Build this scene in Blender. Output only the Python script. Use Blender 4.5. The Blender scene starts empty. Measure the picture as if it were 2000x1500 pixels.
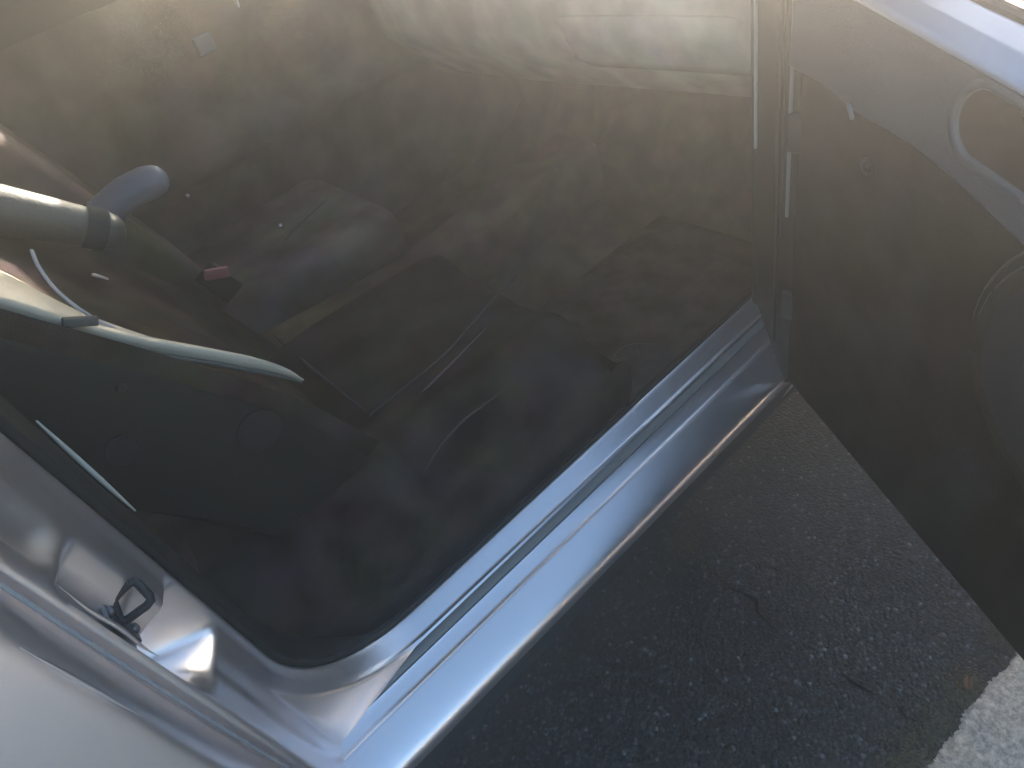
import bpy, bmesh, math, random
from mathutils import Vector, Matrix, Quaternion
R = math.radians
random.seed(4)
sc = bpy.context.scene
G = 0.36            # height of the door sill above the road: shapes below are written with z = 0 on the sill

# ---------------------------------------------------------------- camera, sky, sun, exposure
cam_d = bpy.data.cameras.new('camera')
cam = bpy.data.objects.new('camera', cam_d)
sc.collection.objects.link(cam)
FPX = 1300.0
cam_d.sensor_width = 36.0
cam_d.lens = FPX/2000*36.0
cam_d.clip_start = 0.01
cam_d.clip_end = 200.0
Zc = -Vector((475, 1330, FPX)).normalized()
Xc = Vector((2710, -2238, FPX)).normalized()
Yc = Zc.cross(Xc)
right = Vector((Xc.x, Yc.x, Zc.x)); down = Vector((Xc.y, Yc.y, Zc.y)); fwd = Vector((Xc.z, Yc.z, Zc.z))
m3 = Matrix((right, -down, -fwd)).transposed()
cam.matrix_world = Matrix.Translation((-0.8432, -0.5057, 1.0+G)) @ m3.to_4x4()
sc.camera = cam

SUN_EL, SUN_AZ = R(8.0), R(40)          # azimuth from +X (car front) towards +Y (far side of the car)
w = bpy.data.worlds.new('World'); sc.world = w; w.use_nodes = True
nt = w.node_tree
bg = nt.nodes['Background']
sky = nt.nodes.new('ShaderNodeTexSky'); sky.sky_type = 'NISHITA'; sky.sun_disc = False
sky.sun_elevation = SUN_EL; sky.sun_rotation = R(90)-SUN_AZ
sky.air_density = 1.0; sky.dust_density = 0.8; sky.ozone_density = 2.4
nt.links.new(sky.outputs[0], bg.inputs[0]); bg.inputs[1].default_value = 0.066
sd = bpy.data.lights.new('sun', 'SUN'); sd.energy = 5.0; sd.angle = R(0.6); sd.color = (1.0, 0.90, 0.76)
sun = bpy.data.objects.new('sun', sd); sc.collection.objects.link(sun)
sdir = Vector((math.cos(SUN_EL)*math.cos(SUN_AZ), math.cos(SUN_EL)*math.sin(SUN_AZ), math.sin(SUN_EL)))
sun.rotation_euler = sdir.to_track_quat('Z', 'Y').to_euler(); sun.location = sdir*20
vs = sc.view_settings
vs.view_transform = 'Standard'; vs.look = 'None'; vs.exposure = 3.5; vs.gamma = 1.0; vs.use_curve_mapping = False

# ---------------------------------------------------------------- helpers
def tag(o, label=None, cat=None, group=None, kind=None):
    if label: o['label'] = label
    if cat: o['category'] = cat
    if group: o['group'] = group
    if kind: o['kind'] = kind
    return o

class MB:
    def __init__(s): s.v = []; s.f = []
    def add(s, vs_, fs):
        n = len(s.v); s.v += [tuple(p) for p in vs_]; s.f += [tuple(i+n for i in f) for f in fs]; return s
    def grid(s, rows, close_u=False, close_v=False, flip=False):
        nr, nc = len(rows), len(rows[0]); vs_ = [p for r in rows for p in r]; fs = []
        for i in range(nr if close_v else nr-1):
            for j in range(nc if close_u else nc-1):
                a = i*nc+j; b = i*nc+(j+1) % nc; c = ((i+1) % nr)*nc+(j+1) % nc; d = ((i+1) % nr)*nc+j
                fs.append((a, d, c, b) if flip else (a, b, c, d))
        return s.add(vs_, fs)
    def tube(s, pts, rad, n=10, cap=True, squash=None):
        pts = [Vector(p) for p in pts]; L = len(pts)
        rr = rad if isinstance(rad, (list, tuple)) else [rad]*L
        prev = None; rows = []
        for i, p in enumerate(pts):
            t = (pts[min(i+1, L-1)]-pts[max(i-1, 0)]).normalized()
            if prev is None:
                a = Vector((0, 0, 1)) if abs(t.z) < .9 else Vector((1, 0, 0))
                u = t.cross(a).normalized()
            else:
                u = (prev - t*prev.dot(t)).normalized()
            prev = u; v_ = t.cross(u)
            rows.append([p + (u*math.cos(2*math.pi*k/n) + v_*math.sin(2*math.pi*k/n))*rr[i] for k in range(n)])
        if cap:
            for end in (0, -1):
                p = pts[end]; t = (pts[1]-pts[0] if end == 0 else pts[-1]-pts[-2]).normalized()*(-1 if end == 0 else 1)
                extra = []
                for ph in (0.3, 0.55, 0.75, 0.9):
                    base = rows[0] if end == 0 else rows[-1]
                    q = rr[end]
                    extra.append([p + (Vector(b)-p)*math.cos(ph*math.pi/2) + t*q*math.sin(ph*math.pi/2) for b in base])
                extra.append([p + (Vector(b)-p)*0.02 + t*rr[end] for b in (rows[0] if end == 0 else rows[-1])])
                if end == 0: rows0 = extra[::-1]
                else: rows1 = extra
            rows = rows0 + rows + rows1
        return s.grid(rows, close_u=True)
    def box(s, c, d, rot=None):
        vs_ = []
        for x in (-.5, .5):
            for y in (-.5, .5):
                for z in (-.5, .5):
                    q = Vector((x*d[0], y*d[1], z*d[2]))
                    if rot is not None: q = rot @ q
                    vs_.append(Vector(c)+q)
        return s.add(vs_, [(0, 1, 3, 2), (4, 6, 7, 5), (0, 4, 5, 1), (2, 3, 7, 6), (0, 2, 6, 4), (1, 5, 7, 3)])
    def lathe(s, c, ax, prof, n=28):
        ax = Vector(ax).normalized(); a = Vector((0, 0, 1)) if abs(ax.z) < .9 else Vector((1, 0, 0))
        u = ax.cross(a).normalized(); v_ = ax.cross(u); c = Vector(c)
        rows = [[c + ax*h + (u*math.cos(2*math.pi*k/n)+v_*math.sin(2*math.pi*k/n))*max(r, 1e-5) for k in range(n)] for r, h in prof]
        return s.grid(rows, close_u=True)
    def build(s, name, m, parent=None, bevel=0, seg=3, angle=50, solid=0, sub=0):
        me = bpy.data.meshes.new(name)
        me.from_pydata([(x, y, z+G) for x, y, z in s.v], [], s.f)
        bm = bmesh.new(); bm.from_mesh(me)
        bmesh.ops.remove_doubles(bm, verts=bm.verts, dist=1e-6)
        bmesh.ops.recalc_face_normals(bm, faces=bm.faces)
        if bevel:
            ed = [e for e in bm.edges if len(e.link_faces) == 2 and e.calc_face_angle(0) > R(30)]
            bmesh.ops.bevel(bm, geom=ed, offset=bevel, segments=seg, profile=.5, affect='EDGES')
        bm.to_mesh(me); bm.free()
        for p in me.polygons: p.use_smooth = True
        me.set_sharp_from_angle(angle=R(angle))
        me.materials.append(m)
        o = bpy.data.objects.new(name, me); sc.collection.objects.link(o)
        if solid:
            md = o.modifiers.new('s', 'SOLIDIFY'); md.thickness = solid; md.offset = 0
        if sub:
            md = o.modifiers.new('d', 'SUBSURF'); md.levels = sub; md.render_levels = sub
        if parent:
            o.parent = parent
            o.matrix_parent_inverse = Matrix.Translation(-top_loc(parent))
        return o
def top_loc(o):
    l = Vector(o.location)
    return l
def empty(name, loc):
    o = bpy.data.objects.new(name, None); sc.collection.objects.link(o); o.location = loc; o.empty_display_size = .2
    return o
def lerp(a, b, t): return a+(b-a)*t
def sstep(a, b, x):
    t = min(1, max(0, (x-a)/(b-a))); return t*t*(3-2*t)
def spline(pts, n):
    P = [Vector(p) for p in pts]; out = []
    P = [P[0]*2-P[1]] + P + [P[-1]*2-P[-2]]
    for i in range(1, len(P)-2):
        for k in range(n):
            t = k/n
            a, b, c, d = P[i-1], P[i], P[i+1], P[i+2]
            out.append(.5*((2*b)+(c-a)*t+(2*a-5*b+4*c-d)*t*t+(3*b-a-3*c+d)*t**3))
    out.append(P[-2]); return out

# ---------------------------------------------------------------- materials
def mat(name, col, rough=.5, metal=0, coat=0, var=.0, vscale=8, bump=0, bscale=60, coatr=.05, col2=None, spec=.5, sheen=0, detail=3):
    m = bpy.data.materials.new(name); m.use_nodes = True; n = m.node_tree; b = n.nodes['Principled BSDF']
    b.inputs['Base Color'].default_value = (*col, 1); b.inputs['Roughness'].default_value = rough
    b.inputs['Metallic'].default_value = metal; b.inputs['Coat Weight'].default_value = coat
    b.inputs['Coat Roughness'].default_value = coatr; b.inputs['Specular IOR Level'].default_value = spec
    b.inputs['Sheen Weight'].default_value = sheen
    tc = n.nodes.new('ShaderNodeTexCoord')
    if var or col2:
        nz = n.nodes.new('ShaderNodeTexNoise'); nz.inputs['Scale'].default_value = vscale; nz.inputs['Detail'].default_value = detail
        n.links.new(tc.outputs['Object'], nz.inputs['Vector'])
        cr = n.nodes.new('ShaderNodeValToRGB'); cr.color_ramp.elements[0].position = .32; cr.color_ramp.elements[1].position = .68
        c2 = col2 or tuple(c*(1+var) for c in col)
        c1 = col if col2 else tuple(c*(1-var) for c in col)
        cr.color_ramp.elements[0].color = (*c1, 1); cr.color_ramp.elements[1].color = (*c2, 1)
        n.links.new(nz.outputs['Fac'], cr.inputs[0]); n.links.new(cr.outputs[0], b.inputs['Base Color'])
    if bump:
        nb = n.nodes.new('ShaderNodeTexNoise'); nb.inputs['Scale'].default_value = bscale; nb.inputs['Detail'].default_value = 4
        n.links.new(tc.outputs['Object'], nb.inputs['Vector'])
        bp = n.nodes.new('ShaderNodeBump'); bp.inputs['Strength'].default_value = bump; bp.inputs['Distance'].default_value = .002
        n.links.new(nb.outputs['Fac'], bp.inputs['Height']); n.links.new(bp.outputs[0], b.inputs['Normal'])
    return m

PAINT = mat('silver_paint', (.95, .875, .87), .34, .97, .35, var=.03, vscale=3, coatr=.14)
BLACKP = mat('black_plastic', (.022, .022, .022), .45, spec=.3, bump=.25, bscale=350)
RUBBER = mat('rubber', (.015, .015, .015), .55, spec=.2)
TRIM = mat('dark_trim', (.020, .019, .018), .5, spec=.2, bump=.3, bscale=400)
CHROME = mat('chrome', (.7, .7, .7), .15, 1)
_pn = PAINT.node_tree; _tc = _pn.nodes.new('ShaderNodeTexCoord'); _nz = _pn.nodes.new('ShaderNodeTexNoise'); _nz.inputs['Scale'].default_value = 45; _nz.inputs['Detail'].default_value = 8; _nz.inputs['Roughness'].default_value = .7
_mr = _pn.nodes.new('ShaderNodeMapRange'); _mr.inputs['From Min'].default_value = .35; _mr.inputs['From Max'].default_value = .7; _mr.inputs['To Min'].default_value = .32; _mr.inputs['To Max'].default_value = .39
_pn.links.new(_tc.outputs['Object'], _nz.inputs['Vector']); _pn.links.new(_nz.outputs['Fac'], _mr.inputs['Value']); _pn.links.new(_mr.outputs[0], _pn.nodes['Principled BSDF'].inputs['Roughness'])
STEEL = mat('steel_dark', (.12, .12, .13), .3, .9)

def mottled(name, base, amp, rough, scale=9, bump=.4, bscale=300, sheen=0, spec=.05, blot=.6):
    """cloth or carpet with brown, green and violet grey blotches put in to imitate mottled glare"""
    m = bpy.data.materials.new(name); m.use_nodes = True; n = m.node_tree; b = n.nodes['Principled BSDF']
    tc = n.nodes.new('ShaderNodeTexCoord')
    nz = n.nodes.new('ShaderNodeTexNoise'); nz.inputs['Scale'].default_value = scale; nz.inputs['Detail'].default_value = 2
    n.links.new(tc.outputs['Object'], nz.inputs['Vector'])
    mx = n.nodes.new('ShaderNodeMix'); mx.data_type = 'RGBA'; mx.blend_type = 'LINEAR_LIGHT'
    mx.inputs['Factor'].default_value = amp
    mx.inputs['A'].default_value = (*base, 1)
    n.links.new(nz.outputs['Color'], mx.inputs['B'])
    n2 = n.nodes.new('ShaderNodeTexNoise'); n2.inputs['Scale'].default_value = scale*1.3; n2.inputs['Detail'].default_value = 3
    mo = n.nodes.new('ShaderNodeMapping'); mo.inputs['Location'].default_value = (3.1, 7.7, 1.9)
    n.links.new(tc.outputs['Object'], mo.inputs[0]); n.links.new(mo.outputs[0], n2.inputs['Vector'])
    mr = n.nodes.new('ShaderNodeMapRange'); mr.inputs['From Min'].default_value = .33; mr.inputs['From Max'].default_value = .67
    mr.inputs['To Min'].default_value = 1-blot; mr.inputs['To Max'].default_value = 1+blot  # blotches carry the uneven glare veil in the surface colour
    n.links.new(n2.outputs['Fac'], mr.inputs['Value'])
    mm = n.nodes.new('ShaderNodeMix'); mm.data_type = 'RGBA'; mm.blend_type = 'MULTIPLY'; mm.inputs['Factor'].default_value = 1
    n.links.new(mx.outputs['Result'], mm.inputs['A']); n.links.new(mr.outputs[0], mm.inputs['B'])
    n.links.new(mm.outputs['Result'], b.inputs['Base Color'])
    b.inputs['Roughness'].default_value = rough; b.inputs['Sheen Weight'].default_value = sheen
    b.inputs['Specular IOR Level'].default_value = spec
    nb = n.nodes.new('ShaderNodeTexNoise'); nb.inputs['Scale'].default_value = bscale; nb.inputs['Detail'].default_value = 2
    n.links.new(tc.outputs['Object'], nb.inputs['Vector'])
    bp = n.nodes.new('ShaderNodeBump'); bp.inputs['Strength'].default_value = bump; bp.inputs['Distance'].default_value = .002
    n.links.new(nb.outputs['Fac'], bp.inputs['Height']); n.links.new(bp.outputs[0], b.inputs['Normal'])
    return m
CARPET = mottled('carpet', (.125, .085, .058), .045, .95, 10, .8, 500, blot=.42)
FABRIC = mottled('seat_fabric', (.034, .026, .020), .016, .9, 11, .5, 600)
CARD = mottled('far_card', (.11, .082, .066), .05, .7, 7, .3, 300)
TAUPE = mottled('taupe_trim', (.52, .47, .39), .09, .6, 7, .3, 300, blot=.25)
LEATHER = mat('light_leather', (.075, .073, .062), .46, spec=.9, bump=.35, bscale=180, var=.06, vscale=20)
PANEL = mat('door_panel_plastic', (.055, .060, .070), .30, bump=.3, bscale=420, var=.15, vscale=9)
PANELD = mottled('door_cloth', (.020, .018, .015), .010, .85, 12, .5, 500)

def asphalt():
    m = bpy.data.materials.new('asphalt'); m.use_nodes = True; n = m.node_tree; b = n.nodes['Principled BSDF']
    tc = n.nodes.new('ShaderNodeTexCoord')
    vo = n.nodes.new('ShaderNodeTexVoronoi'); vo.inputs['Scale'].default_value = 150
    n.links.new(tc.outputs['Object'], vo.inputs['Vector'])
    # per-stone tone
    hsv = n.nodes.new('ShaderNodeSeparateColor'); n.links.new(vo.outputs['Color'], hsv.inputs[0])
    cr = n.nodes.new('ShaderNodeValToRGB')
    e = cr.color_ramp.elements
    e[0].position = 0; e[0].color = (.005, .005, .005, 1); e[1].position = .75; e[1].color = (.034, .032, .032, 1)
    x = e.new(.95); x.color = (.08, .08, .08, 1); x = e.new(.985); x.color = (.16, .16, .155, 1); x = e.new(1.); x.color = (.24, .24, .23, 1)
    n.links.new(hsv.outputs['Red'], cr.inputs[0])
    # binder between stones
    bd = n.nodes.new('ShaderNodeValToRGB'); bd.color_ramp.elements[0].position = .25; bd.color_ramp.elements[1].position = .6
    bd.color_ramp.elements[0].color = (1, 1, 1, 1); bd.color_ramp.elements[1].color = (.55, .55, .58, 1)
    vd = n.nodes.new('ShaderNodeMath'); vd.operation = 'MULTIPLY'; vd.inputs[1].default_value = 1
    n.links.new(vo.outputs['Distance'], vd.inputs[0]); n.links.new(vd.outputs[0], bd.inputs[0])
    mx = n.nodes.new('ShaderNodeMix'); mx.data_type = 'RGBA'; mx.blend_type = 'MULTIPLY'; mx.inputs['Factor'].default_value = 1
    n.links.new(cr.outputs[0], mx.inputs['A']); n.links.new(bd.outputs[0], mx.inputs['B'])
    # big soft stains, slightly brown
    st = n.nodes.new('ShaderNodeTexNoise'); st.inputs['Scale'].default_value = 5; st.inputs['Detail'].default_value = 5
    n.links.new(tc.outputs['Object'], st.inputs['Vector'])
    sr = n.nodes.new('ShaderNodeValToRGB'); sr.color_ramp.elements[0].position = .38; sr.color_ramp.elements[1].position = .66
    sr.color_ramp.elements[0].color = (.80, .80, .84, 1); sr.color_ramp.elements[1].color = (1.25, 1.2, 1.08, 1)
    n.links.new(st.outputs['Fac'], sr.inputs[0])
    m2 = n.nodes.new('ShaderNodeMix'); m2.data_type = 'RGBA'; m2.blend_type = 'MULTIPLY'; m2.inputs['Factor'].default_value = 1
    n.links.new(mx.outputs['Result'], m2.inputs['A']); n.links.new(sr.outputs[0], m2.inputs['B'])
    n.links.new(m2.outputs['Result'], b.inputs['Base Color'])
    b.inputs['Roughness'].default_value = .8
    bp = n.nodes.new('ShaderNodeBump'); bp.inputs['Strength'].default_value = .8; bp.inputs['Distance'].default_value = .004; bp.invert = True
    n.links.new(vo.outputs['Distance'], bp.inputs['Height']); n.links.new(bp.outputs[0], b.inputs['Normal'])
    return m
def concrete():
    m = bpy.data.materials.new('concrete'); m.use_nodes = True; n = m.node_tree; b = n.nodes['Principled BSDF']
    tc = n.nodes.new('ShaderNodeTexCoord')
    nz = n.nodes.new('ShaderNodeTexNoise'); nz.inputs['Scale'].default_value = 95; nz.inputs['Detail'].default_value = 6; nz.inputs['Roughness'].default_value = .75
    n.links.new(tc.outputs['Object'], nz.inputs['Vector'])
    cr = n.nodes.new('ShaderNodeValToRGB'); cr.color_ramp.elements[0].position = .38; cr.color_ramp.elements[1].position = .64
    cr.color_ramp.elements[0].color = (.25, .22, .18, 1); cr.color_ramp.elements[1].color = (.68, .60, .50, 1)
    n.links.new(nz.outputs['Fac'], cr.inputs[0]); n.links.new(cr.outputs[0], b.inputs['Base Color'])
    b.inputs['Roughness'].default_value = .9
    bp = n.nodes.new('ShaderNodeBump'); bp.inputs['Strength'].default_value = .6; bp.inputs['Distance'].default_value = .004
    n.links.new(nz.outputs['Fac'], bp.inputs['Height']); n.links.new(bp.outputs[0], b.inputs['Normal'])
    return m
ASPH = asphalt(); CONC = concrete()
GLASS = bpy.data.materials.new('glass'); GLASS.use_nodes = True
_n = GLASS.node_tree; _n.nodes.remove(_n.nodes['Principled BSDF'])
_o = _n.nodes['Material Output']; _t = _n.nodes.new('ShaderNodeBsdfTransparent'); _g = _n.nodes.new('ShaderNodeBsdfGlossy')
_t.inputs[0].default_value = (.86, .9, .88, 1); _g.inputs['Roughness'].default_value = .02
_f = _n.nodes.new('ShaderNodeFresnel'); _f.inputs[0].default_value = 1.3; _x = _n.nodes.new('ShaderNodeMixShader')
_n.links.new(_f.outputs[0], _x.inputs[0]); _n.links.new(_t.outputs[0], _x.inputs[1]); _n.links.new(_g.outputs[0], _x.inputs[2]); _n.links.new(_x.outputs[0], _o.inputs[0])

# ---------------------------------------------------------------- ground
GZ = -G
# edge of the kerbside concrete: a line on the road
def gp(px, py, z=GZ):      # where a sight line of the survey photo meets the ground
    d = right*(px-1000)+down*(py-750)+fwd*FPX; c = Vector((-0.8432, -0.5057, 1.0)); t = (z-c.z)/d.z; return c+d*t
E0, E1 = gp(1818, 1500).xy, gp(1968, 1307).xy
ed = (E1-E0).normalized(); en = Vector((ed.y, -ed.x))       # en points away from the car
if en.y > 0: en = -en
road = MB(); S = 14
road.add([(-S, -S, GZ), (S, -S, GZ), (S, S, GZ), (-S, S, GZ)], [(0, 1, 2, 3)])
tag(road.build('road', ASPH), 'dark grey asphalt road surface under and beside the car', 'road', kind='structure')

def line_pt(s, off, z): p = E0+ed*s+en*off; return (p.x, p.y, z)
g = MB()
rows = []
ss = [-9+7.8*i/60 for i in range(60)]+[-1.2+2.4*i/600 for i in range(600)]+[1.2+7.8*i/60 for i in range(61)]
edge = [0.003*math.sin(s*31)+.002*math.sin(s*83+1)+random.uniform(-.0018, .0018) for s in ss]
rows = [[line_pt(s, e-.012, GZ-.004), line_pt(s, e, GZ+.006), line_pt(s, .15+e*.3, GZ+.009), line_pt(s, .45, GZ+.012)][::1] for s, e in zip(ss, edge)]
g.grid(rows)
tag(g.build('gutter', CONC), 'strip of rough pale concrete along the asphalt edge', 'gutter', kind='structure')
k = MB(); rows = [[line_pt(s, .45, GZ-.01), line_pt(s, .455, GZ+.10), line_pt(s, .47, GZ+.12), line_pt(s, .60, GZ+.125), line_pt(s, 3.4, GZ+.13), line_pt(s, 3.4, GZ-.01)] for s in (-9, -4, 0, 4, 9)]
k.grid(rows); tag(k.build('kerb', CONC), 'raised concrete kerb and pavement beyond the gutter', 'kerb', kind='structure')

WALLM = mat('render', (.20, .16, .12), .9, var=.08, vscale=2, bump=.4, bscale=40)
gw = MB().box((-1, -7.5, .70-G), (13, .25, 1.40)).add([], [])  # unseen wall added for warm reflections in the silver paint
gwo = empty('bounce_wall', (-1, -7.5, 0)); tag(gwo, 'unseen brown wall added behind the viewer to bounce warm sunlight', 'wall')
gw.build('wall', WALLM, gwo)
MB().box((-1, -7.5, 1.43-G), (13.1, .34, .06)).build('coping', CONC, gwo, bevel=.01)
# crack in the asphalt: a real groove lip of tar
def gp(px, py, z=GZ):      # where a sight line of the survey photo meets the ground
    d = right*(px-1000)+down*(py-750)+fwd*FPX; c = Vector((-0.8432, -0.5057, 1.0)); t = (z-c.z)/d.z; return c+d*t
TAR = mat('tar', (.003, .003, .003), .9, spec=.1)
cr_ = MB()
for line in ([(1395, 1120), (1420, 1142), (1450, 1160), (1476, 1175), (1482, 1198), (1500, 1218), (1520, 1236)], [(1640, 1310), (1662, 1332), (1690, 1350), (1712, 1358)], [(1750, 1380), (1770, 1400), (1790, 1412)]):
    pts = [gp(*p) for p in line]
    pts = [p+Vector((random.uniform(-.002, .002), random.uniform(-.002, .002), .0015)) for p in spline(pts, 4)]
    rows = []
    for i, p in enumerate(pts):
        t = (pts[min(i+1, len(pts)-1)]-pts[max(i-1, 0)]).normalized(); q = Vector((t.y, -t.x, 0))
        wd = .0019*math.sin(math.pi*(i+.3)/len(pts))*(1+.4*math.sin(i*2.1))+.0008
        rows.append([p-q*wd, p+q*wd])
    cr_.grid(rows)
tag(cr_.build('road_crack', TAR), 'thin dark cracks wandering over the asphalt', 'crack', kind='structure')

# loose grit: pale chips lying on the asphalt, one mass
def scatter(name, m, label, cat, n, f, rmin, rmax, seed):
    rnd = random.Random(seed); mb = MB()
    for _ in range(n):
        p = f(rnd)
        if p is None: continue
        r = rnd.uniform(rmin, rmax); h = r*rnd.uniform(.5, .9); a = rnd.uniform(0, 6.28)
        vs_ = []
        for kx in range(4):
            q = a+kx*math.pi/2; rr = r*rnd.uniform(.7, 1.2); vs_.append((p[0]+rr*math.cos(q), p[1]+rr*math.sin(q), p[2]+h*.3))
        vs_ += [(p[0], p[1], p[2]+h), (p[0], p[1], p[2]-h*.3)]
        mb.add(vs_, [(0, 1, 4), (1, 2, 4), (2, 3, 4), (3, 0, 4), (1, 0, 5), (2, 1, 5), (3, 2, 5), (0, 3, 5)])
    return tag(mb.build(name, m, angle=20), label, cat, kind='stuff')
CHIP = mat('chip', (.38, .38, .36), .7, var=.5, vscale=300)
SOIL = mat('soil', (.055, .045, .024), .95, col2=(.10, .075, .035), vscale=90)
def near(rnd):
    return (rnd.uniform(-1.2, .4), rnd.uniform(-.55, .35), GZ)
scatter('gravel', CHIP, 'tiny pale stone chips scattered over the dark asphalt', 'gravel', 1200, near, .0003, .0010, 3)
def dirt(rnd):
    s = rnd.uniform(-.6, .6); o = rnd.gauss(-.028, .018)
    if math.sin(s*19+1)+math.sin(s*47) < -.7 and rnd.random() < .7: return None
    return line_pt(s, o, GZ+.001)
scatter('dirt', SOIL, 'brown dirt and leaf crumbs gathered along the concrete edge', 'dirt', 7000, dirt, .0010, .0034, 5)
def patch(rnd):
    p = gp(1330+rnd.gauss(0, 28), 1060+rnd.gauss(0, 30)); return (p.x, p.y, GZ)
scatter('dirt_patch', SOIL, 'brownish patch of grit on the asphalt beside the sill', 'dirt', 1500, patch, .0010, .0024, 6)
LEAFM = mat('dry_leaf', (.16, .07, .025), .8)
lf = MB()
for px, py, a in ((1888, 1338, .4),):
    p = gp(px, py); rows = []
    for i in range(5):
        u = i/4; wd = .007*math.sin(math.pi*u)+.0004; c = Vector((p.x+(u-.5)*.028*math.cos(a), p.y+(u-.5)*.028*math.sin(a), GZ+.006+.004*math.sin(u*3)))
        q = Vector((-math.sin(a), math.cos(a), 0)); rows.append([c-q*wd+Vector((0, 0, .003)), c, c+q*wd+Vector((0, 0, .003))])
    lf.grid(rows)
tag(lf.build('dry_leaf', LEAFM, solid=.0006), 'small curled rust brown leaf lying by the concrete edge', 'leaf')

# ---------------------------------------------------------------- the car
car = empty('car', (0, 0, 0))
tag(car, 'silver car with its near front door swung open over the road', 'car')

# --- opening frame: one pressing that runs down the centre pillar, round the corner and along the sill
XP, ZS, RC = -.985, .062, .185
SILL = [(.10, .168), (.05, .162), (.016, .156), (.008, .151), (.0085, .148), (.012, .1405), (.0165, .130), (.0215, .119), (.0235, .1145), (.0222, .1125), (.0222, .1110), (.0275, .1095), (.0330, .0935), (.0315, .0915), (.0300, .0905), (.0315, .0885), (.0350, .080), (.0385, .0715), (.0405, .0665), (.0400, .0645), (.0450, .0630), (.0452, .0615), (.0420, .0600), (.0470, .047), (.0530, .033), (.0595, .020), (.0650, .0115), (.0700, .0055), (.0760, .0025), (.084, .0020), (.094, .0045), (.112, .009), (.115, .014), (.16, .05)]
PILL = [(.10, .130), (.04, .128), (.006, .126), (0, .122), (.001, .119), (.003, .116), (.007, .111), (.009, .106), (.012, .099), (.015, .092), (.017, .086), (.019, .081), (.021, .076), (.024, .070), (.027, .064), (.029, .060), (.030, .056), (.031, .052), (.032, .048), (.034, .044), (.036, .040), (.038, .036), (.040, .032), (.042, .028), (.044, .025), (.047, .0225), (.051, .022), (.058, .026), (.075, .030)]
PATH = []      # (x, z, outward normal x, z, blend 0 pillar..1 sill, z-ish)
zz = [1.14-.006*i for i in range(int((1.14-(ZS+RC))/.006)+1)] + [ZS+RC]
for z in zz: PATH.append((XP, z, -1, 0, 0))
NA = 26
for i in range(1, NA):
    a = math.pi/2*i/NA
    PATH.append((XP+RC-RC*math.cos(a), ZS+RC-RC*math.sin(a), -math.cos(a), -math.sin(a), sstep(0.1, 1, i/NA)))
for i in range(61): PATH.append((XP+RC+(.13-(XP+RC))*i/60, ZS, 0, -1, 1))
def frame_extra(z, y, blend):
    """pressed-in latch pocket and scoop on the pillar face (depth added outward)"""
    if blend > .6: return 0
    d = 0
    up = sstep(.605, .585, z)*sstep(.450, .462, z)               # latch pocket
    d += .026*up*sstep(.084, .070, y)*sstep(.026, .034, y)
    sc_ = sstep(.460, .452, z)*max(0, min(1, (z-.362)/.090))      # scoop under the latch, open towards the sky
    d += .165*sc_*sstep(.114, .104, y)*max(0, min(1, (y-.026)/.075))
    top = sstep(.60, .64, z)
    d += .010*top*sstep(.085, .07, y)*sstep(.034, .050, y)
    return d
fr = MB(); rows = []
NP = len(zz)
def frow(k, lo_, hi_):
    x, z, nx, nz, b = PATH[k]; row = []
    for (sn, sy), (pn, py) in list(zip(SILL, PILL))[lo_:hi_]:
        n_ = lerp(pn, sn, b); y = lerp(py, sy, b)
        e = frame_extra(z, y, b) if b < .6 else 0
        row.append((x+nx*(n_+e), y, z+nz*(n_+e)))
    return row
CUT = 10
fr.grid([frow(k, 0, CUT+1) for k in range(len(PATH))])
fr.grid([frow(k, CUT, 29) for k in range(NP)])
# plate under the pillar: from the rounded corner to the straight sill
cz_ = ZS+RC
def sill_z(y):
    prev = None
    for n_, yy in SILL[11:29]:
        if prev and yy <= y <= prev[1]:
            f = (prev[1]-y)/max(1e-6, prev[1]-yy); return ZS-lerp(prev[0], n_, f)
        prev = (n_, yy)
    return ZS-.0275 if y > .1 else ZS-.087
arc = [frow(k, CUT, CUT+1)[0] for k in range(NP-1, NP+NA-1)]
pil = frow(NP-1, CUT+1, 29)
rows = []
for i, a in enumerate(arc):
    f = i/(len(arc)-1); row = [a]
    for j, q in enumerate(pil):
        z = lerp(a[2], sill_z(q[1])-.004, f) if True else 0
        zq = max(lerp(cz_, sill_z(q[1])-.004, f), sill_z(q[1])-.004)
        row.append((q[0], lerp(q[1], q[1]+.000, f), zq))
    # ease the long first span
    b0, b1 = Vector(row[0]), Vector(row[1])
    mid = [b0.lerp(b1, t) + Vector((0, .0, 0)) for t in (.2, .4, .6, .8)]
    rows.append([row[0]]+mid+row[1:])
fr.grid(rows)
so = MB(); rows = []
for x in [-2.2+.06*i for i in range(40)]:
    rows.append([(min(x, .13), y, ZS-n_-.0008) for n_, y in SILL[8:]])
so.grid(rows); sillo = so.build('sill', PAINT, car, angle=75)
frame = fr.build('door_frame', PAINT, car, angle=75)

# grey rubber strip lying in the sill channel
st = MB(); rows = []
for x, z in [(-.97+.02*i, ZS) for i in range(56)]:
    rows.append([(x, .1090, z-.0272), (x, .1080, z-.0264), (x, .0950, z-.0306), (x, .0941, z-.0322)])
st.grid(rows)
st.build('sill_strip', mat('grey_strip', (.20, .19, .175), .5), car, angle=60)

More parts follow.
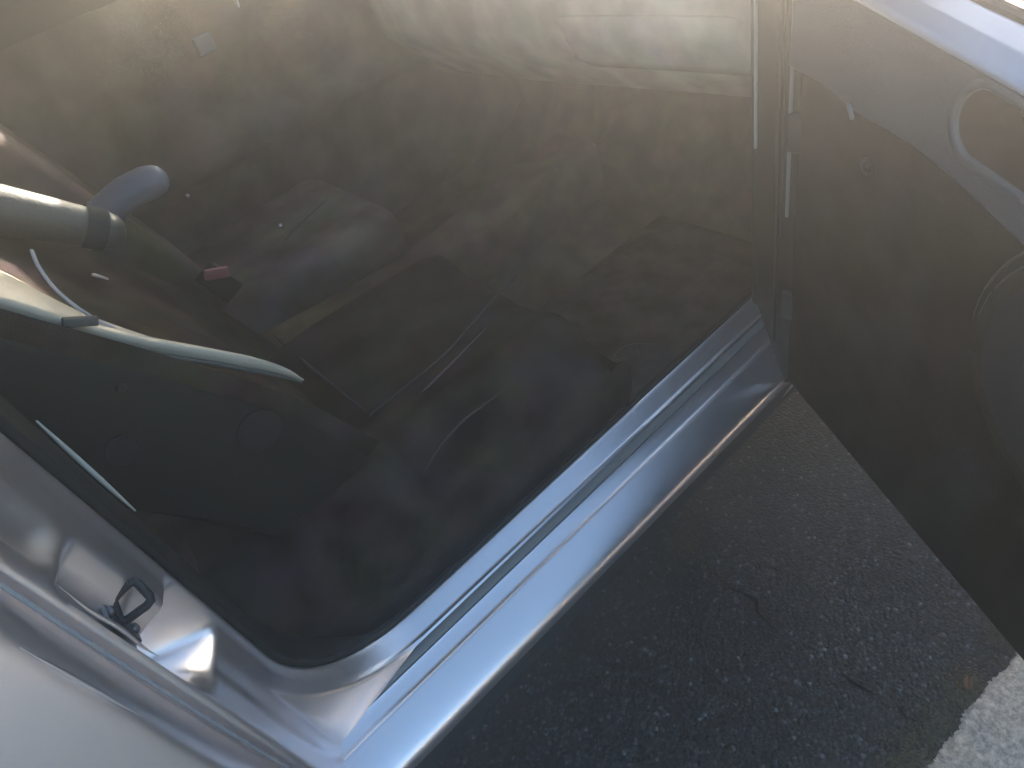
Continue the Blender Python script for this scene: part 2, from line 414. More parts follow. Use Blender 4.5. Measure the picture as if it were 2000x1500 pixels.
# rubber seal and dark pillar trim inside the flange
sl = MB(); pts = []
for (x, z, nx, nz, b) in PATH:
    y = lerp(.128, .155, b); pts.append((x-nx*.003, y+.004, z-nz*.001-(.013*b)))
sl.tube(pts, .0055, 8)
sl.build('door_seal', RUBBER, car)
tr = MB(); rows = []
for (x, z, nx, nz, b) in PATH:
    if b >= .97: break
    wd = lerp(.088+.02*sstep(.5, .9, z), .012, sstep(0, .9, b))
    y0 = lerp(.128, .150, b)
    prof = [(.004, 0), (-.003, .003), (-.005, wd*.5), (-.004, wd-.012), (-.002, wd-.004), (.004, wd), (.03, wd+.02), (.08, wd+.03)]
    rows.append([(x+nx*p, y0+q, z+nz*p) for p, q in prof])
tr.grid(rows); trim = tr.build('pillar_trim', TRIM, car)
ed_ = MB()          # pale bead drawn in place of the highlight on the trim's edge
pts = [(XP+.006, .128+.088+.02*sstep(.5, .9, z), z) for z in [.485+.014*i for i in range(12)]]
ed_.tube(pts, [.0008+.0022*math.sin(math.pi*(i+.5)/12) for i in range(12)], 8)
ed_.build('trim_highlight', mat('bead', (.55, .55, .5), .25), trim)

# striker: a bent steel loop on its plate
sk = MB()
base = Vector((-1.021, .070, .500)); u_ = Vector((1, 0, 0)); v1 = Vector((0, .020, .025))
cs = [base+u_*a+v1*b for a, b in ((.021, .61), (.022, -.29), (-.012, -.25), (-.004, .50))]
loop = []
for q in range(4):
    a, b, c = cs[q-1], cs[q], cs[(q+1) % 4]
    loop += [b.lerp(a, .22), b.lerp(a, .07).lerp(c, .05), b.lerp(c, .22)]
loop.append(loop[0])
sk.tube(loop, .0044, 10, cap=False)
stk = sk.build('striker', BLACKP, car)
MB().box(base+Vector((-.011, -.004, -.004)), (.004, .030, .050)).build('striker_plate', STEEL, stk, bevel=.001)
for q in (-.026, .026):
    MB().lathe(base+Vector((-.009, -.004, q*.7-.004)), (1, 0, 0), [(0, .004), (.004, .004), (.0055, .002), (.0055, 0)], 12).build('screw', STEEL, stk)

# thin ridges added to draw bright highlight lines on latch pocket and rear door
def lip(pts, r, par, nm): MB().tube(pts, [max(.0004, r*math.sin(math.pi*i/(len(pts)-1))) for i in range(len(pts))], 8).build(nm, PAINT, par)
lip([(XP-.041-.001*math.sin(i), .031, .462+.0125*i) for i in range(12)], .0026, frame, 'pocket_highlight')

# hinge pillar at the front of the opening
hp = MB(); prof = [(.40, .175), (.135, .158), (.116, .151), (.109, .146), (.106, .138), (.108, .133), (.100, .122), (.088, .108), (.070, .086), (.052, .064), (.040, .050), (.030, .040), (.014, .020), (.004, .006), (.004, -.004), (.03, -.010), (.3, -.012)]
hp.grid([[(x, y, z) for x, y in prof] for z in [-.02+.04*i for i in range(28)]])
hpl = hp.build('hinge_pillar', TRIM, car)
for x, y, r, z0, z1, mm, nm in ((.106, .135, .0032, .40, 1.0, mat('flange_trim', (.42, .38, .34), .35), 'flange_bead'), (.033, .047, .005, .05, 1.0, RUBBER, 'pillar_seal'), (.022, .031, .0025, .30, 1.0, RUBBER, 'pillar_seal'), (.001, .008, .003, .36, 1.0, mat('edge_trim', (.2, .18, .16), .4), 'edge_bead')):
    MB().tube([(x, y, lerp(z0, z1, i/8)) for i in range(9)], r, 8).build(nm, mm, hpl)

# body skins
sk_ = MB(); rows = []
edgez = [-.10, -.05, 0, .05, .1, .2, .3, .4, .5, .6, .7, .8]
for z in edgez:
    xe = -1.046-.006*math.sin(z*5)
    y0 = -.030+.10*max(0, (z-.35))**2+.05*max(0, .1-z)
    rows.append([(xe-.004, .05, z), (xe-.001, .012, z), (xe-.0025, .0, z), (xe-.006, y0+.011, z), (xe-.013, y0+.003, z), (xe-.025, y0, z), (xe-.25, y0-.004, z), (xe-.55, y0-.004, z), (xe-.90, y0+.004, z)])
sk_.grid(rows)
rd = sk_.build('rear_door', PAINT, car, angle=80)
rs = MB(); pts = [(-1.0385, .030, z) for z in edgez]; rs.tube(pts, .0050, 8); rs.build('door_seal', RUBBER, car)
ls = MB(); pts = [(-1.0395-.004*math.sin(z*4), .016, z) for z in edgez]; ls.tube(pts, .0022, 8); ls.build('seal_lip', mat('lip', (.30, .30, .31), .25), rd)
lip([(-1.0555, -.022+.012*max(0, .45-z), z) for z in [.47+.012*i for i in range(13)]], .0022, rd, 'door_highlight')
o_ = MB()           # rear quarter and boot
rows = []
for x, top in ((-1.96, .72), (-2.2, .73), (-2.5, .72), (-2.9, .70), (-3.1, .62)):
    rows.append([(x, .02, -.1), (x, -.02, .1), (x, -.03, .4), (x, -.01, top-.05), (x, .05, top), (x, .75, top+.03), (x, 1.45, top), (x, 1.52, .3), (x, 1.48, -.1)])
o_.grid(rows).build('rear_body', PAINT, car)
# front wing, bonnet
rows = []
for x, top in ((.045, .70), (.35, .69), (.8, .64), (1.2, .56), (1.45, .42)):
    rows.append([(x, .03, -.12), (x, -.015, .0), (x, -.03, .35), (x, -.012, top-.08), (x, .03, top-.02), (x, .10, top)])
MB().grid(rows).build('front_wing', PAINT, car)
rows = []
for x, top in ((.62, .72), (.9, .66), (1.2, .58), (1.45, .44)):
    rows.append([(x, .105, top), (x, .4, top+.03), (x, .78, top+.04), (x, 1.15, top+.03), (x, 1.45, top)])
MB().grid(rows).build('bonnet', PAINT, car, solid=.004)
rows = []
for x in (1.452, 1.50, 1.50, 1.45):
    pass
MB().box((1.47, .78, .15), (.06, 1.5, .52)).build('front_bumper', PAINT, car, bevel=.02)
MB().grid([[(-1.03, .13, z), (-1.10, .12, z), (-1.30, .10, z), (-2.0, .10, z)] for z in (-.1, .2, .5, .70, .78)]).build('rear_door_card', TRIM, rd)
MB().box((1.0, 1.455, .27), (.86, .05, .80)).build('far_wing', PAINT, car, bevel=.015)
MB().box((.70, .07, .30), (.60, .03, .80)).build('kick_panel', TRIM, car, bevel=.005)
RH = .05
# roof, rails, screen
rows = []
for x, z in ((-.16, 1.085), (-.5, 1.125), (-1.0, 1.14), (-1.6, 1.12), (-2.0, 1.06)):
    z += RH
    rows.append([(x, .17, z-.045), (x, .20, z-.02), (x, .26, z), (x, .78, z+.025), (x, 1.30, z), (x, 1.36, z-.02), (x, 1.39, z-.045)])
MB().grid(rows).build('roof', PAINT, car, solid=.03)
for s_, y in ((1, .155), (-1, 1.405)):
    MB().tube([(.60, y-.10*s_, .70), (.2, y-.02*s_, .88+RH*.5), (-.16, y+.02*s_, 1.035+RH), (-.5, y+.02*s_, 1.075+RH), (-1.0, y+.02*s_, 1.09+RH), (-1.6, y+.02*s_, 1.07+RH), (-2.0, y+.01*s_, 1.0+RH), (-2.5, y-.03*s_, .72)], .032, 10).build('roof_rail', PAINT, car)
MB().grid([[(.60, .14, .705), (.62, .78, .715), (.60, 1.42, .705)], [(-.15, .24, 1.08+RH), (-.12, .78, 1.10+RH), (-.15, 1.32, 1.08+RH)]]).build('windscreen', GLASS, car)
MB().grid([[(-2.02, .24, 1.04+RH), (-2.02, 1.32, 1.04+RH)], [(-2.6, .16, .73), (-2.6, 1.40, .73)]]).build('rear_window', GLASS, car)
MB().box((-.68, 1.425, .95), (.70, .03, .45)).build('far_pillar', TRIM, car, bevel=.01)
MB().grid([[(-.95, 1.44, .84), (-.95, 1.41, 1.06+RH)], [(.30, 1.44, .84), (-.10, 1.41, 1.06+RH)]]).build('far_window', GLASS, car)
MB().grid([[(-1.05, 1.44, .84), (-1.05, 1.41, 1.06+RH)], [(-2.0, 1.44, .84), (-1.9, 1.41, 1.02+RH)]]).build('far_window', GLASS, car)
MB().grid([[(-1.08, .03, .76), (-1.08, .14, 1.05+RH)], [(-2.0, .03, .76), (-1.9, .14, 1.02+RH)]]).build('rear_side_window', GLASS, car)
# pillar upper part, behind the camera's edge
MB().grid([[(XP-.045, .03, z), (XP-.10, .035, z), (XP-.10, .12, z), (XP-.02, .20, z)] for z in (.80, .95, 1.06+RH)]).build('pillar_cover', TRIM, car)

# wheels
for x, y in ((.95, .06), (.95, 1.44), (-2.0, .06), (-2.0, 1.44)):
    zc = .31-G; d = -1 if y < .7 else 1
    t_ = MB().lathe((x, y, zc), (0, d, 0), [(.20, -.09), (.29, -.09), (.31, -.07), (.31, .05), (.295, .07), (.21, .07), (.20, .05)], 40).build('tyre', RUBBER, car)
    MB().lathe((x, y, zc), (0, d, 0), [(.20, .04), (.19, .03), (.07, .01), (.05, .035), (0, .04)], 32).build('rim', CHROME, t_)

# ---------------------------------------------------------------- cabin
fl = MB()
prof = [(.150, .015), (.166, -.02), (.172, -.045), (.19, -.052), (.45, -.055), (.66, -.050), (.74, .0), (.78, .08), (.84, .12), (.92, .08), (.98, 0), (1.06, -.05), (1.3, -.055), (1.40, -.045), (1.42, .0)]
rows = []
for x in [-1.2+.05*i for i in range(41)]:
    up = .40*sstep(.42, .85, x)
    rows.append([(x, y, z+up*(1 if z < .05 else .4)) for y, z in prof])
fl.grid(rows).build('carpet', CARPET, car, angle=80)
MB().box((-.7, .78, -.17), (4.0, 1.42, .12)).build('underbody', BLACKP, car, bevel=.01)
MB().box((.99, .78, .25), (.3, 1.3, .7)).build('bulkhead', BLACKP, car, bevel=.02)
# floor mat with raised rim
mt = MB(); rows = []
N1 = 26
for i in range(N1):
    x = lerp(-.18, .40, i/(N1-1)); row = []
    for j in range(N1):
        y = lerp(.24, .64, j/(N1-1)); e = min(i, j, N1-1-i, N1-1-j)
        row.append((x, y, -.043+(.004 if e < 1 else 0)+(-.008 if e == 0 else 0)+.0015*math.sin(x*22)*math.sin(y*17)))
    rows.append(row)
fm = mt.grid(rows).build('floor_mat', mottled('mat_cloth', (.085, .060, .042), .035, .95, 13, .8, 450), car)
# faint stitched mark on the mat
sm = mat('stitch', (.16, .15, .14), .7)
def unp(px, py, ax, val):
    d = right*(px-1000)+down*(py-750)+fwd*FPX; c = Vector((-0.8432, -0.5057, 1.0)); t = (val-c[ax])/d[ax]; return c+d*t
sq = MB()
for ln in ([(1275, 672), (1245, 671), (1218, 677), (1203, 690), (1199, 706), (1203, 718)], [(1203, 703), (1214, 699), (1224, 703)], [(1243, 676), (1248, 692)]):
    sq.tube([unp(a, b, 2, -.0415) for a, b in spline([(a, b, 0) for a, b in ln], 3) and [(q.x, q.y) for q in spline([(a, b, 0) for a, b in ln], 3)]], .0007, 5)
sq.build('stitching', sm, fm)

# dash: sweeping lower edge, glove box
ds = MB(); rows = []
for i in range(25):
    y = lerp(.12, 1.42, i/24); bx = .0
    zb = .475-.05*math.exp(-((y-.80)/.16)**2)*0+.03*math.sin(i/24*math.pi)
    prof = [(.62, .30), (.44, .30), (.36, .33), (.27, .42), (.225, .47), (.205, .51), (.20, .56), (.205, .62), (.24, .67), (.32, .70), (.60, .71)]
    rows.append([(x+.05*math.cos(y*2.4), y, z) for x, z in prof])
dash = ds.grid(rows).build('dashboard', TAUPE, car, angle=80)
gb = MB(); rows = []
for i in range(13):
    y = lerp(.24, .70, i/12); e = min(i, 12-i)
    ins = 0.012 if e == 0 else 0
    rows.append([(.262+.05*math.cos(y*2.4)+ins, y, .425+ins), (.236+.05*math.cos(y*2.4)+ins, y, .45), (.208+.05*math.cos(y*2.4)+ins, y, .50), (.196+.05*math.cos(y*2.4)+ins, y, .555-ins)])
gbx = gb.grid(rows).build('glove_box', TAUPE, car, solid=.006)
MB().tube([(.214+.05*math.cos(y*2.4), y, .548) for y in [.42+.01*i for i in range(10)]], .005, 8).build('latch', BLACKP, gbx)
# centre console
cn = MB(); rows = []
for i in range(22):
    x = lerp(-.78, .32, i/21); h = .17+.02*math.sin(x*6)
    if i == 0: h = .12
    rows.append([(x, .755, .0), (x, .760, h-.02), (x, .772, h), (x, .84, h-.008), (x, .908, h), (x, .920, h-.02), (x, .925, .0)])
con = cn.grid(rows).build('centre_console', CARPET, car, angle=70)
# inboard arm rest: capsule seen end-on behind the seat back
ar = MB(); pts = spline([(-.86, .90, .555), (-.775, .895, .575), (-.72, .89, .588), (-.672, .885, .588)], 5)
ar.tube(pts, [.030]*(len(pts)-2)+[.031, .029], 18)
ar.build('arm_rest', mat('arm_rest', (.16, .17, .21), .45, bump=.2, bscale=300), car)
# far door card
fd = MB(); rows = []
for x in [-1.0+.1*i for i in range(17)]:
    rows.append([(x, 1.42, -.05), (x, 1.40, .1), (x, 1.39, .36), (x, 1.36, .385), (x, 1.34, .41), (x, 1.35, .44), (x, 1.395, .47), (x, 1.40, .64), (x, 1.405, .79), (x, 1.425, .835), (x, 1.45, .84), (x, 1.50, .77), (x, 1.53, .3), (x, 1.50, -.1)])
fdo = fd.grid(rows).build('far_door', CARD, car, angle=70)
MB().box((-.318, 1.395, .655), (.05, .012, .045)).build('door_lever', mat('lever', (.20, .20, .23), .4), fdo, bevel=.006)
MB().tube([(-.20, 1.39, .70), (-.195, 1.385, .74)], .006, 8).build('lock_pin', mat('pin', (.6, .6, .6), .3), fdo)
# ---------------------------------------------------------------- front seat by the open door
seat = car
# cushion
cu = MB(); rows = []
for i in range(25):
    u = i/24; x = lerp(-1.0, -.24, u); row = []
    for j in range(31):
        v = j/30; y = lerp(.195, .765, v)
        side = min(abs(v-.0), abs(1-v))*.57
        z = .235+.03*math.exp(-((min(y-.195, .765-y)-.10)/.055)**2) - .055*sstep(.06, 0, side)-.10*sstep(.93, 1, u)**2 - .02*sstep(.5, 1, u)
        insert = sstep(.222-.01, .222+.01, y-.195)*sstep(.222-.01, .222+.01, .985-y)
        z += .006*math.sin(x*7+1)*math.sin(y*5)
        if abs(y-.42) < .012: z -= .006
        row.append((x, y, z))
    rows.append([(x, .19, .02), (x, .182, .14)]+row+[(x, .772, .14), (x, .765, .02)])
x = -.225; rows.append([(x, .19, .02), (x, .182, .08)]+[(x+.01, lerp(.195, .765, j/30), .09) for j in range(31)]+[(x, .772, .08), (x, .765, .02)])
x = -.235; rows.append([(x, .19, .0), (x, .182, .0)]+[(x, lerp(.195, .765, j/30), .0) for j in range(31)]+[(x, .772, .0), (x, .765, .0)])
cush = cu.grid(rows).build('seat_cushion', FABRIC, seat, angle=80)
PIPE = mat('piping', (.045, .043, .046), .7, spec=.15)
def pipe_on(pts, r, name, par, m=PIPE):
    if len(pts) < 8:
        P = spline(pts, 5)
        if isinstance(r, list): r = [lerp(r[min(i//5, len(r)-1)], r[min(i//5+1, len(r)-1)], (i % 5)/5) for i in range(len(P))]
        pts = P
    MB().tube(pts, r, 8).build(name, m, par)
def up2(px, py, z): return unp(px, py, 2, z)
pipe_on([up2(*p, .252) for p in ((722, 812), (800, 748), (880, 680), (960, 588), (1010, 540))], .0022, 'piping', cush)
pipe_on([up2(*p, .252) for p in ((535, 655), (600, 712), (660, 762), (716, 806))], [.002, .004, .0042, .0025], 'piping', cush)
pipe_on([up2(*p, .249) for p in ((735, 838), (800, 790), (880, 712), (950, 640))], [.001, .002, .002, .001], 'piping', cush, mat('piping_red', (.12, .07, .07), .6))
pipe_on([up2(*p, .250) for p in ((828, 925), (860, 872), (905, 822), (960, 780), (1005, 742))], [.0008, .0016, .0018, .0014, .0006], 'piping', cush, mat('piping_tan', (.065, .055, .045), .7, spec=.15))
pipe_on([up2(*p, .30) for p in ((528, 520), (560, 465), (600, 425), (640, 388))], [.0006, .0015, .0025, .001], 'piping', cush)
# backrest core
bk = MB(); rows = []
cl = spline([(-.66, 0, .22), (-.735, 0, .41), (-.83, 0, .575), (-.935, 0, .735), (-1.02, 0, .88), (-1.05, 0, .96)], 5)
for i, c in enumerate(cl):
    row = []; t = (cl[min(i+1, len(cl)-1)]-cl[max(0, i-1)]).normalized(); nn = Vector((t.z, 0, -t.x))
    for j in range(25):
        v = j/24; y = lerp(.285, .775, v)
        d = -.035+.03*abs(2*v-1)**3
        p = c+nn*d; row.append((p.x, y, p.z))
    th = .13-.05*i/len(cl)
    q = c-nn*th
    row = [(q.x, .30, q.z), (q.x+nn.x*.03, .280, q.z+nn.z*.03), (c.x-nn.x*.05, .270, c.z-nn.z*.05)]+row+[(c.x-nn.x*.05, .79, c.z-nn.z*.05), (q.x+nn.x*.03, .78, q.z), (q.x, .76, q.z)]
    rows.append(row)
back = bk.grid(rows, close_u=True).build('seat_backrest', FABRIC, seat, angle=80)
# outboard bolster: pale crest along the traced edge stands in for sunlight
def bol(pix, ys, rad, name, m, squash=1):
    pts = [unp(px, py, 1, y) for (px, py), y in zip(pix, ys)]
    k = 5; P = spline(pts, k); rr = []
    for i in range(len(P)):
        f = i/k; a = min(int(f), len(rad)-2); rr.append(lerp(rad[a], rad[a+1], f-a))
    mb = MB(); mb.tube(P, rr, 20); return mb.build(name, m, seat)
SUNLIT_PALE = mat('sunlit_leather', (.46, .41, .32), .42, bump=.3, bscale=200, var=.08, vscale=20)  # sunlit edge of the seat back put into the colour
P = spline([unp(px, py, 1, y) for (px, py), y in zip([(-190, 540), (-60, 566), (60, 600), (180, 640), (300, 668), (400, 684), (500, 703), (560, 722), (594, 742)], [.30, .30, .30, .305, .31, .315, .32, .325, .33])], 5)
rows = []; low = []
wv = [.17, .155, .12, .062, .022, .016, .013, .009, .003]
for i, p in enumerate(P):
    t = (P[min(i+1, len(P)-1)]-P[max(i-1, 0)]).normalized(); nn = Vector((0, 1, 0)).cross(t).normalized()
    if nn.x < 0: nn = -nn
    f = i/5; a = min(int(f), 7); w_ = lerp(wv[a], wv[a+1], f-a); h = min(.0065, w_*.5)
    Y = Vector((0, 1, 0))
    rows.append([p-nn*h*2.2+Y*.004, p-nn*h, p-nn*h*.35+Y*h*.08, p+Y*h*.35, p+nn*h*.15+Y*h*.9, p+nn*h*.2+Y*w_*.5, p+nn*h*.05+Y*w_*.8, p-nn*h*.5+Y*w_, p-nn*h*3+Y*w_])
    low.append(p-nn*(h*2.3+.002)+Y*.001)
ob = MB().grid(rows).build('bolster', SUNLIT_PALE, seat, angle=80)
MB().tube(low, [.0012+.0028*math.sin(math.pi*min(1, i/len(low))) for i in range(len(low))], 8).build('bolster_piping', mat('rim_piping', (.10, .10, .09), .35), ob)
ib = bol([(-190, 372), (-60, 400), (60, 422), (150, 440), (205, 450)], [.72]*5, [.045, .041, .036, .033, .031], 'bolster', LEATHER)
# strap round the inboard bolster
sb = MB(); P = [unp(172, 442, 1, .72), unp(186, 446, 1, .72)]
sb.tube([unp(160, 441, 1, .72), unp(203, 450, 1, .72)], [.0345, .0335], 20, cap=False)
sb.build('strap', mat('strap', (.045, .052, .055), .8, spec=.1), ib)
pipe_on(spline([unp(px, py, 1, .325) for px, py in ((62, 490), (76, 522), (104, 560), (142, 594), (184, 622), (225, 642))], 4), .0020, 'cord', ob, mat('cord', (.5, .45, .45), .4))
MB().box(unp(157, 628, 1, .296), (.034, .008, .011), Matrix.Rotation(R(32), 3, 'Y')).build('tag', mat('tag', (.07, .07, .06), .7), seat, bevel=.002)
# recliner cover, knobs on the seat's plastic side
sp = MB(); rows = []
for i, c in enumerate(cl[:16]):
    t = (cl[i+1]-cl[max(0, i-1)]).normalized(); nn = Vector((t.z, 0, -t.x))
    rows.append([c-nn*.015+Vector((0, .320, 0)), c-nn*.022+Vector((0, .285, 0)), c-nn*.04+Vector((0, .268, 0)), c-nn*.12+Vector((0, .264, 0)), c-nn*.20+Vector((0, .270, 0)), c-nn*.23+Vector((0, .32, 0))])
side = sp.grid(rows).build('side_shield', mat('side_shield', (.020, .019, .014), .6, spec=.12, bump=.2, bscale=300), seat)
for (px, py, r, rg) in ((508, 842, .030, 1), (240, 880, .020, 1), (237, 758, .006, 0)):
    c = unp(px, py, 1, .262 if py > 700 else .34)
    MB().lathe(c, (0, -1, 0), [(r, -.002), (r, .0010), (r*.94, .0016), (r*.86, .0004), (r*.8, .0004), (r*.3, .0008), (0, .0010)] if rg else [(r, 0), (r*.8, .003), (0, .004)], 26).build('knob_cover', TRIM, seat)
# buckle with release button
bc = unp(425, 537, 1, .80)
bu = MB().box(bc+Vector((-.004, .012, -.02)), (.05, .026, .075), Matrix.Rotation(R(-20), 3, 'Y')).build('seat_belt_buckle', BLACKP, seat, bevel=.005)
q = MB()
c4 = [unp(400, 530, 1, .785), unp(446, 522, 1, .785), unp(450, 541, 1, .785), unp(403, 549, 1, .785)]
q.add([p for p in c4]+[p+Vector((0, .012, 0)) for p in c4], [(0, 1, 2, 3), (7, 6, 5, 4), (0, 4, 5, 1), (1, 5, 6, 2), (2, 6, 7, 3), (3, 7, 4, 0)])
bu_ = q.build('release_button', mat('button_red', (.30, .10, .09), .5), bu, bevel=.0015)
for px, py, r in ((548, 440, .004), (367, 382, .004)):
    MB().lathe(unp(px, py, 1, .80), (-.3, -.7, .6), [(r, 0), (r*.8, r*.5), (0, r*.7)], 12).build('stud', CHROME, con)
MB().tube([unp(183, 537, 1, .60), unp(210, 545, 1, .60)], [.003, .0015], 8).build('clip', mat('clip', (.5, .45, .38), .3), seat)
# scrap of teal plastic on the seat edge
sc_ = MB(); rows = [[up2(708, 880, .247), up2(730, 862, .252), up2(762, 860, .250)], [up2(716, 888, .247), up2(738, 876, .25), up2(766, 872, .248)]]
tag(sc_.grid(rows).build('plastic_scrap', mat('scrap', (.05, .11, .11), .4), solid=.001), 'small teal scrap of plastic lying on the dark seat edge', 'scrap')

# far seat
fs = car
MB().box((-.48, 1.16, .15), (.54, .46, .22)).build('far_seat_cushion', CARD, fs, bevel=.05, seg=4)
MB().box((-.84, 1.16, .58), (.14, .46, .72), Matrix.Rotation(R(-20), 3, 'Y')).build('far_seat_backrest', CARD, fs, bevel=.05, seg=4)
# rear bench
rb = car
MB().box((-1.65, .78, .12), (.5, 1.2, .24)).build('bench_cushion', FABRIC, rb, bevel=.05)
MB().box((-1.98, .78, .5), (.14, 1.2, .6), Matrix.Rotation(R(-18), 3, 'Y')).build('bench_backrest', FABRIC, rb, bevel=.05)

# ---------------------------------------------------------------- the open door
DA = Vector((-.009, -.02, 0)); DS = Vector((-.4727, -.8812, 0)); DT = Vector((-.8812, .4727, 0))
def dp(s, t, z): return DA+DS*s+DT*t+Vector((0, 0, z))
door = None
def dbuild(mb, name, m, par=None, **k):
    return mb.build(name, m, par or door, **k)
zr = lambda s: .715-.110*s+.02*sstep(.5, 1.0, s)
zl = lambda s: .597-.035*sstep(.0, .16, s)*0-.03*sstep(.10, .17, s)*0+.012*math.exp(-((s-.25)/.06)**2)*0 - .06*sstep(.2, .5, s)*.8 - .012*sstep(.05,.15,s)
S_ = [-.012+.0125*i for i in range(84)]
sk2 = MB(); rows = []
for s in S_:
    z1 = zr(s)
    rows.append([dp(s, -.03, -.034), dp(s, -.085, -.035), dp(s, -.10, -.02), dp(s, -.115, .1), dp(s, -.125, .3), dp(s, -.115, .5), dp(s, -.095, z1-.06), dp(s, -.08, z1), dp(s, -.056, z1+.024), dp(s, -.046, z1+.026), dp(s, -.046, z1-.02)])
door = sk2.grid(rows).build('front_door', PAINT, car, angle=80)
lo = MB(); rows = []
for s in S_:
    row = [dp(s, -.07, -.03), dp(s, -.03, -.025), dp(s, -.006, -.012), dp(s, 0, .004)]
    for i in range(1, 40):
        f = i/40; z = lerp(.004, zl(s)-.006, f)
        e = sstep(-.012, .02, s)
        t = .006*math.sin(f*math.pi)*e
        # map pocket bulge below, ring zone
        d = math.hypot(s-.52, (z-.44)*1.0)
        t += .014*sstep(.17, .15, d)
        t += -.004*math.exp(-((s-.147)**2+(z-.522)**2)/.00012)
        row.append(dp(s, t, z))
    row.append(dp(s, .001, zl(s)))
    rows.append(row)
lower = dbuild(lo.grid(rows), 'door_card', PANELD, angle=80)
CUPC, CUPH = .402, .120      # centre and half length of the hand recess
czf = lambda s: .636-.12*(s-.33)
def ut(s, z):
    a_ = (z-zl(s)-.006)/(zr(s)-zl(s)-.006); return .021-.010*min(1, max(0, a_))
up = MB(); rows = []; dds = []
for s in [-.012+.006*i for i in range(172)]:
    row = [dp(s, 0, zl(s)-.004), dp(s, .010, zl(s)), dp(s, .018, zl(s)+.006)]; dr = [9]*3
    zt = zr(s)
    for i in range(1, 44):
        f = i/44; z = lerp(zl(s)+.006, zt, f)
        dx = max(0, abs(s-CUPC)-(CUPH-.031)); dd = math.hypot(dx, z-czf(s))
        row.append(dp(s, ut(s, z), z)); dr.append(dd)
    row += [dp(s, .0105, zt+.002)]; dr += [9]
    rows.append(row); dds.append(dr)
nc = len(rows[0])
up.add([p for r in rows for p in r], [(i*nc+j, i*nc+j+1, (i+1)*nc+j+1, (i+1)*nc+j) for i in range(len(rows)-1) for j in range(nc-1)
        if max(dds[i][j], dds[i+1][j+1], dds[i+1][j], dds[i][j+1]) > .037])
upper = dbuild(up, 'upper_trim', PANEL, angle=80)
def stadium(rad, dt, n=64):
    out = []
    for k_ in range(n):
        a_ = 2*math.pi*k_/n; ex = (CUPH-.031)*(1 if math.cos(a_) > 0 else -1)
        s = CUPC+ex+rad*math.cos(a_); z = czf(s)+rad*math.sin(a_)
        out.append(dp(s, ut(s, z)+dt, z))
    return out
dbuild(MB().grid([stadium(.0415, -.001), stadium(.0400, .0012), stadium(.0340, .0016), stadium(.0315, -.0006), stadium(.0305, -.004)], close_u=True), 'recess_rim', PANEL, angle=80)
dbuild(MB().grid([stadium(.0307, -.003), stadium(.0290, -.012), stadium(.0270, -.030), stadium(.0200, -.040), stadium(.004, -.043)], close_u=True), 'hand_recess', mat('recess_black', (.004, .004, .004), .9, spec=.05), upper, angle=80)
br = MB(); rows = []
for s in S_:
    zt = zr(s)
    rows.append([dp(s, .008, zt-.004), dp(s, .0125, zt+.001), dp(s, .0110, zt+.004), dp(s, .004, zt+.0075), dp(s, -.010, zt+.013), dp(s, -.012, zt+.0145), dp(s, -.014, zt+.0145), dp(s, -.030, zt+.020), dp(s, -.036, zt+.020), dp(s, -.038, zt+.012), dp(s, -.038, zt-.02)])
dbuild(br.grid(rows), 'belt_rail', mat('satin_rail', (.36, .37, .40), .36, .9), angle=60)
hd = MB(); hd.tube([dp(.392, -.022, .622), dp(.41, -.012, .620), dp(.44, -.010, .617), dp(.47, -.016, .613)], [.004, .006, .006, .005], 10)
dbuild(hd, 'inner_handle', CHROME)
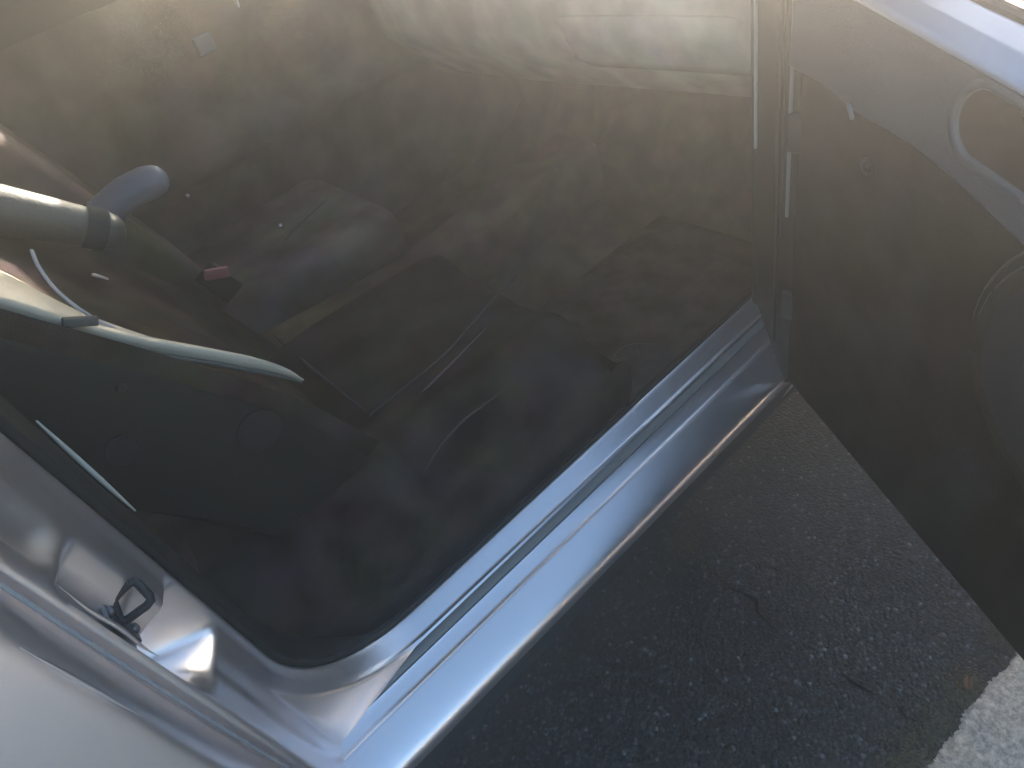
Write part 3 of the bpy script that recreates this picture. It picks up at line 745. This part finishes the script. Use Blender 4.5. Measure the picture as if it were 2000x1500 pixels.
# pale tick modelled in place of a highlight where the trim seam starts
tk = MB(); tk.tube([unp_ for unp_ in (dp(.128, .024, .600), dp(.134, .022, .586))], .0028, 8); dbuild(tk, 'highlight_tick', mat('tick', (.14, .14, .14), .5))
ws = MB(); rows = [[dp(s, -.037, zr(s)+.010), dp(s, -.038, zr(s)+.023), dp(s, -.044, zr(s)+.024), dp(s, -.047, zr(s)+.010)] for s in S_]
dbuild(ws.grid(rows), 'window_seal', RUBBER)
ring = MB()
for r, w_ in ((.165, .0016), (.152, .0011)):
    ring.tube([dp(.52+r*math.cos(a), .014 if r < .16 else .006, .44+r*math.sin(a)) for a in [2*math.pi*i/60 for i in range(61)]], w_, 6, cap=False)
dbuild(ring, 'speaker_ring', mat('ring', (.05, .05, .045), .5))
dbuild(MB().lathe(dp(.52, .018, .44), DT, [(.135, 0), (.13, .004), (.07, .008), (0, .009)], 36), 'speaker_cover', mat('speaker', (.018, .02, .024), .6, spec=.2, bump=.4, bscale=700))
dbuild(MB().lathe(dp(.147, .003, .522), DT, [(.011, .0), (.011, .003), (.008, .0035), (.007, -.001), (.003, -.001), (.002, .001), (0, .001)], 20), 'screw_cap', BLACKP)
for z in (.18, .50):
    dbuild(MB().box(DA+Vector((.028, .012, z)), (.05, .04, .06)), 'hinge', BLACKP, bevel=.006)
dbuild(MB().tube([DA+Vector((.03, .02, .34)), dp(.05, -.04, .34)], .008, 8), 'check_strap', STEEL)
wst = MB().tube([dp(-.006, -.02, z) for z in [0+.05*i for i in range(15)]], .006, 8); dbuild(wst, 'edge_seal', RUBBER)

# ---------------------------------------------------------------- volume standing in for veiling lens glare
GLARE_VEIL = True
if GLARE_VEIL:
    hb = MB().box((0, 0, (-1.0-G+1.28)/2), (30, 30, 1.28+1.0+G))
    hm = bpy.data.materials.new('glare_veil'); hm.use_nodes = True; n = hm.node_tree; n.nodes.remove(n.nodes['Principled BSDF'])
    pv = n.nodes.new('ShaderNodeVolumePrincipled'); pv.inputs['Density'].default_value = .175; pv.inputs['Anisotropy'].default_value = .86
    pv.inputs['Color'].default_value = (1, .94, .87, 1)
    n.links.new(pv.outputs[0], n.nodes['Material Output'].inputs['Volume'])
    tag(hb.build('glare_veil', hm), 'even scattering volume added to imitate veiling lens glare', 'glare_veil', kind='stuff')
sc.cycles.volume_bounces = 1
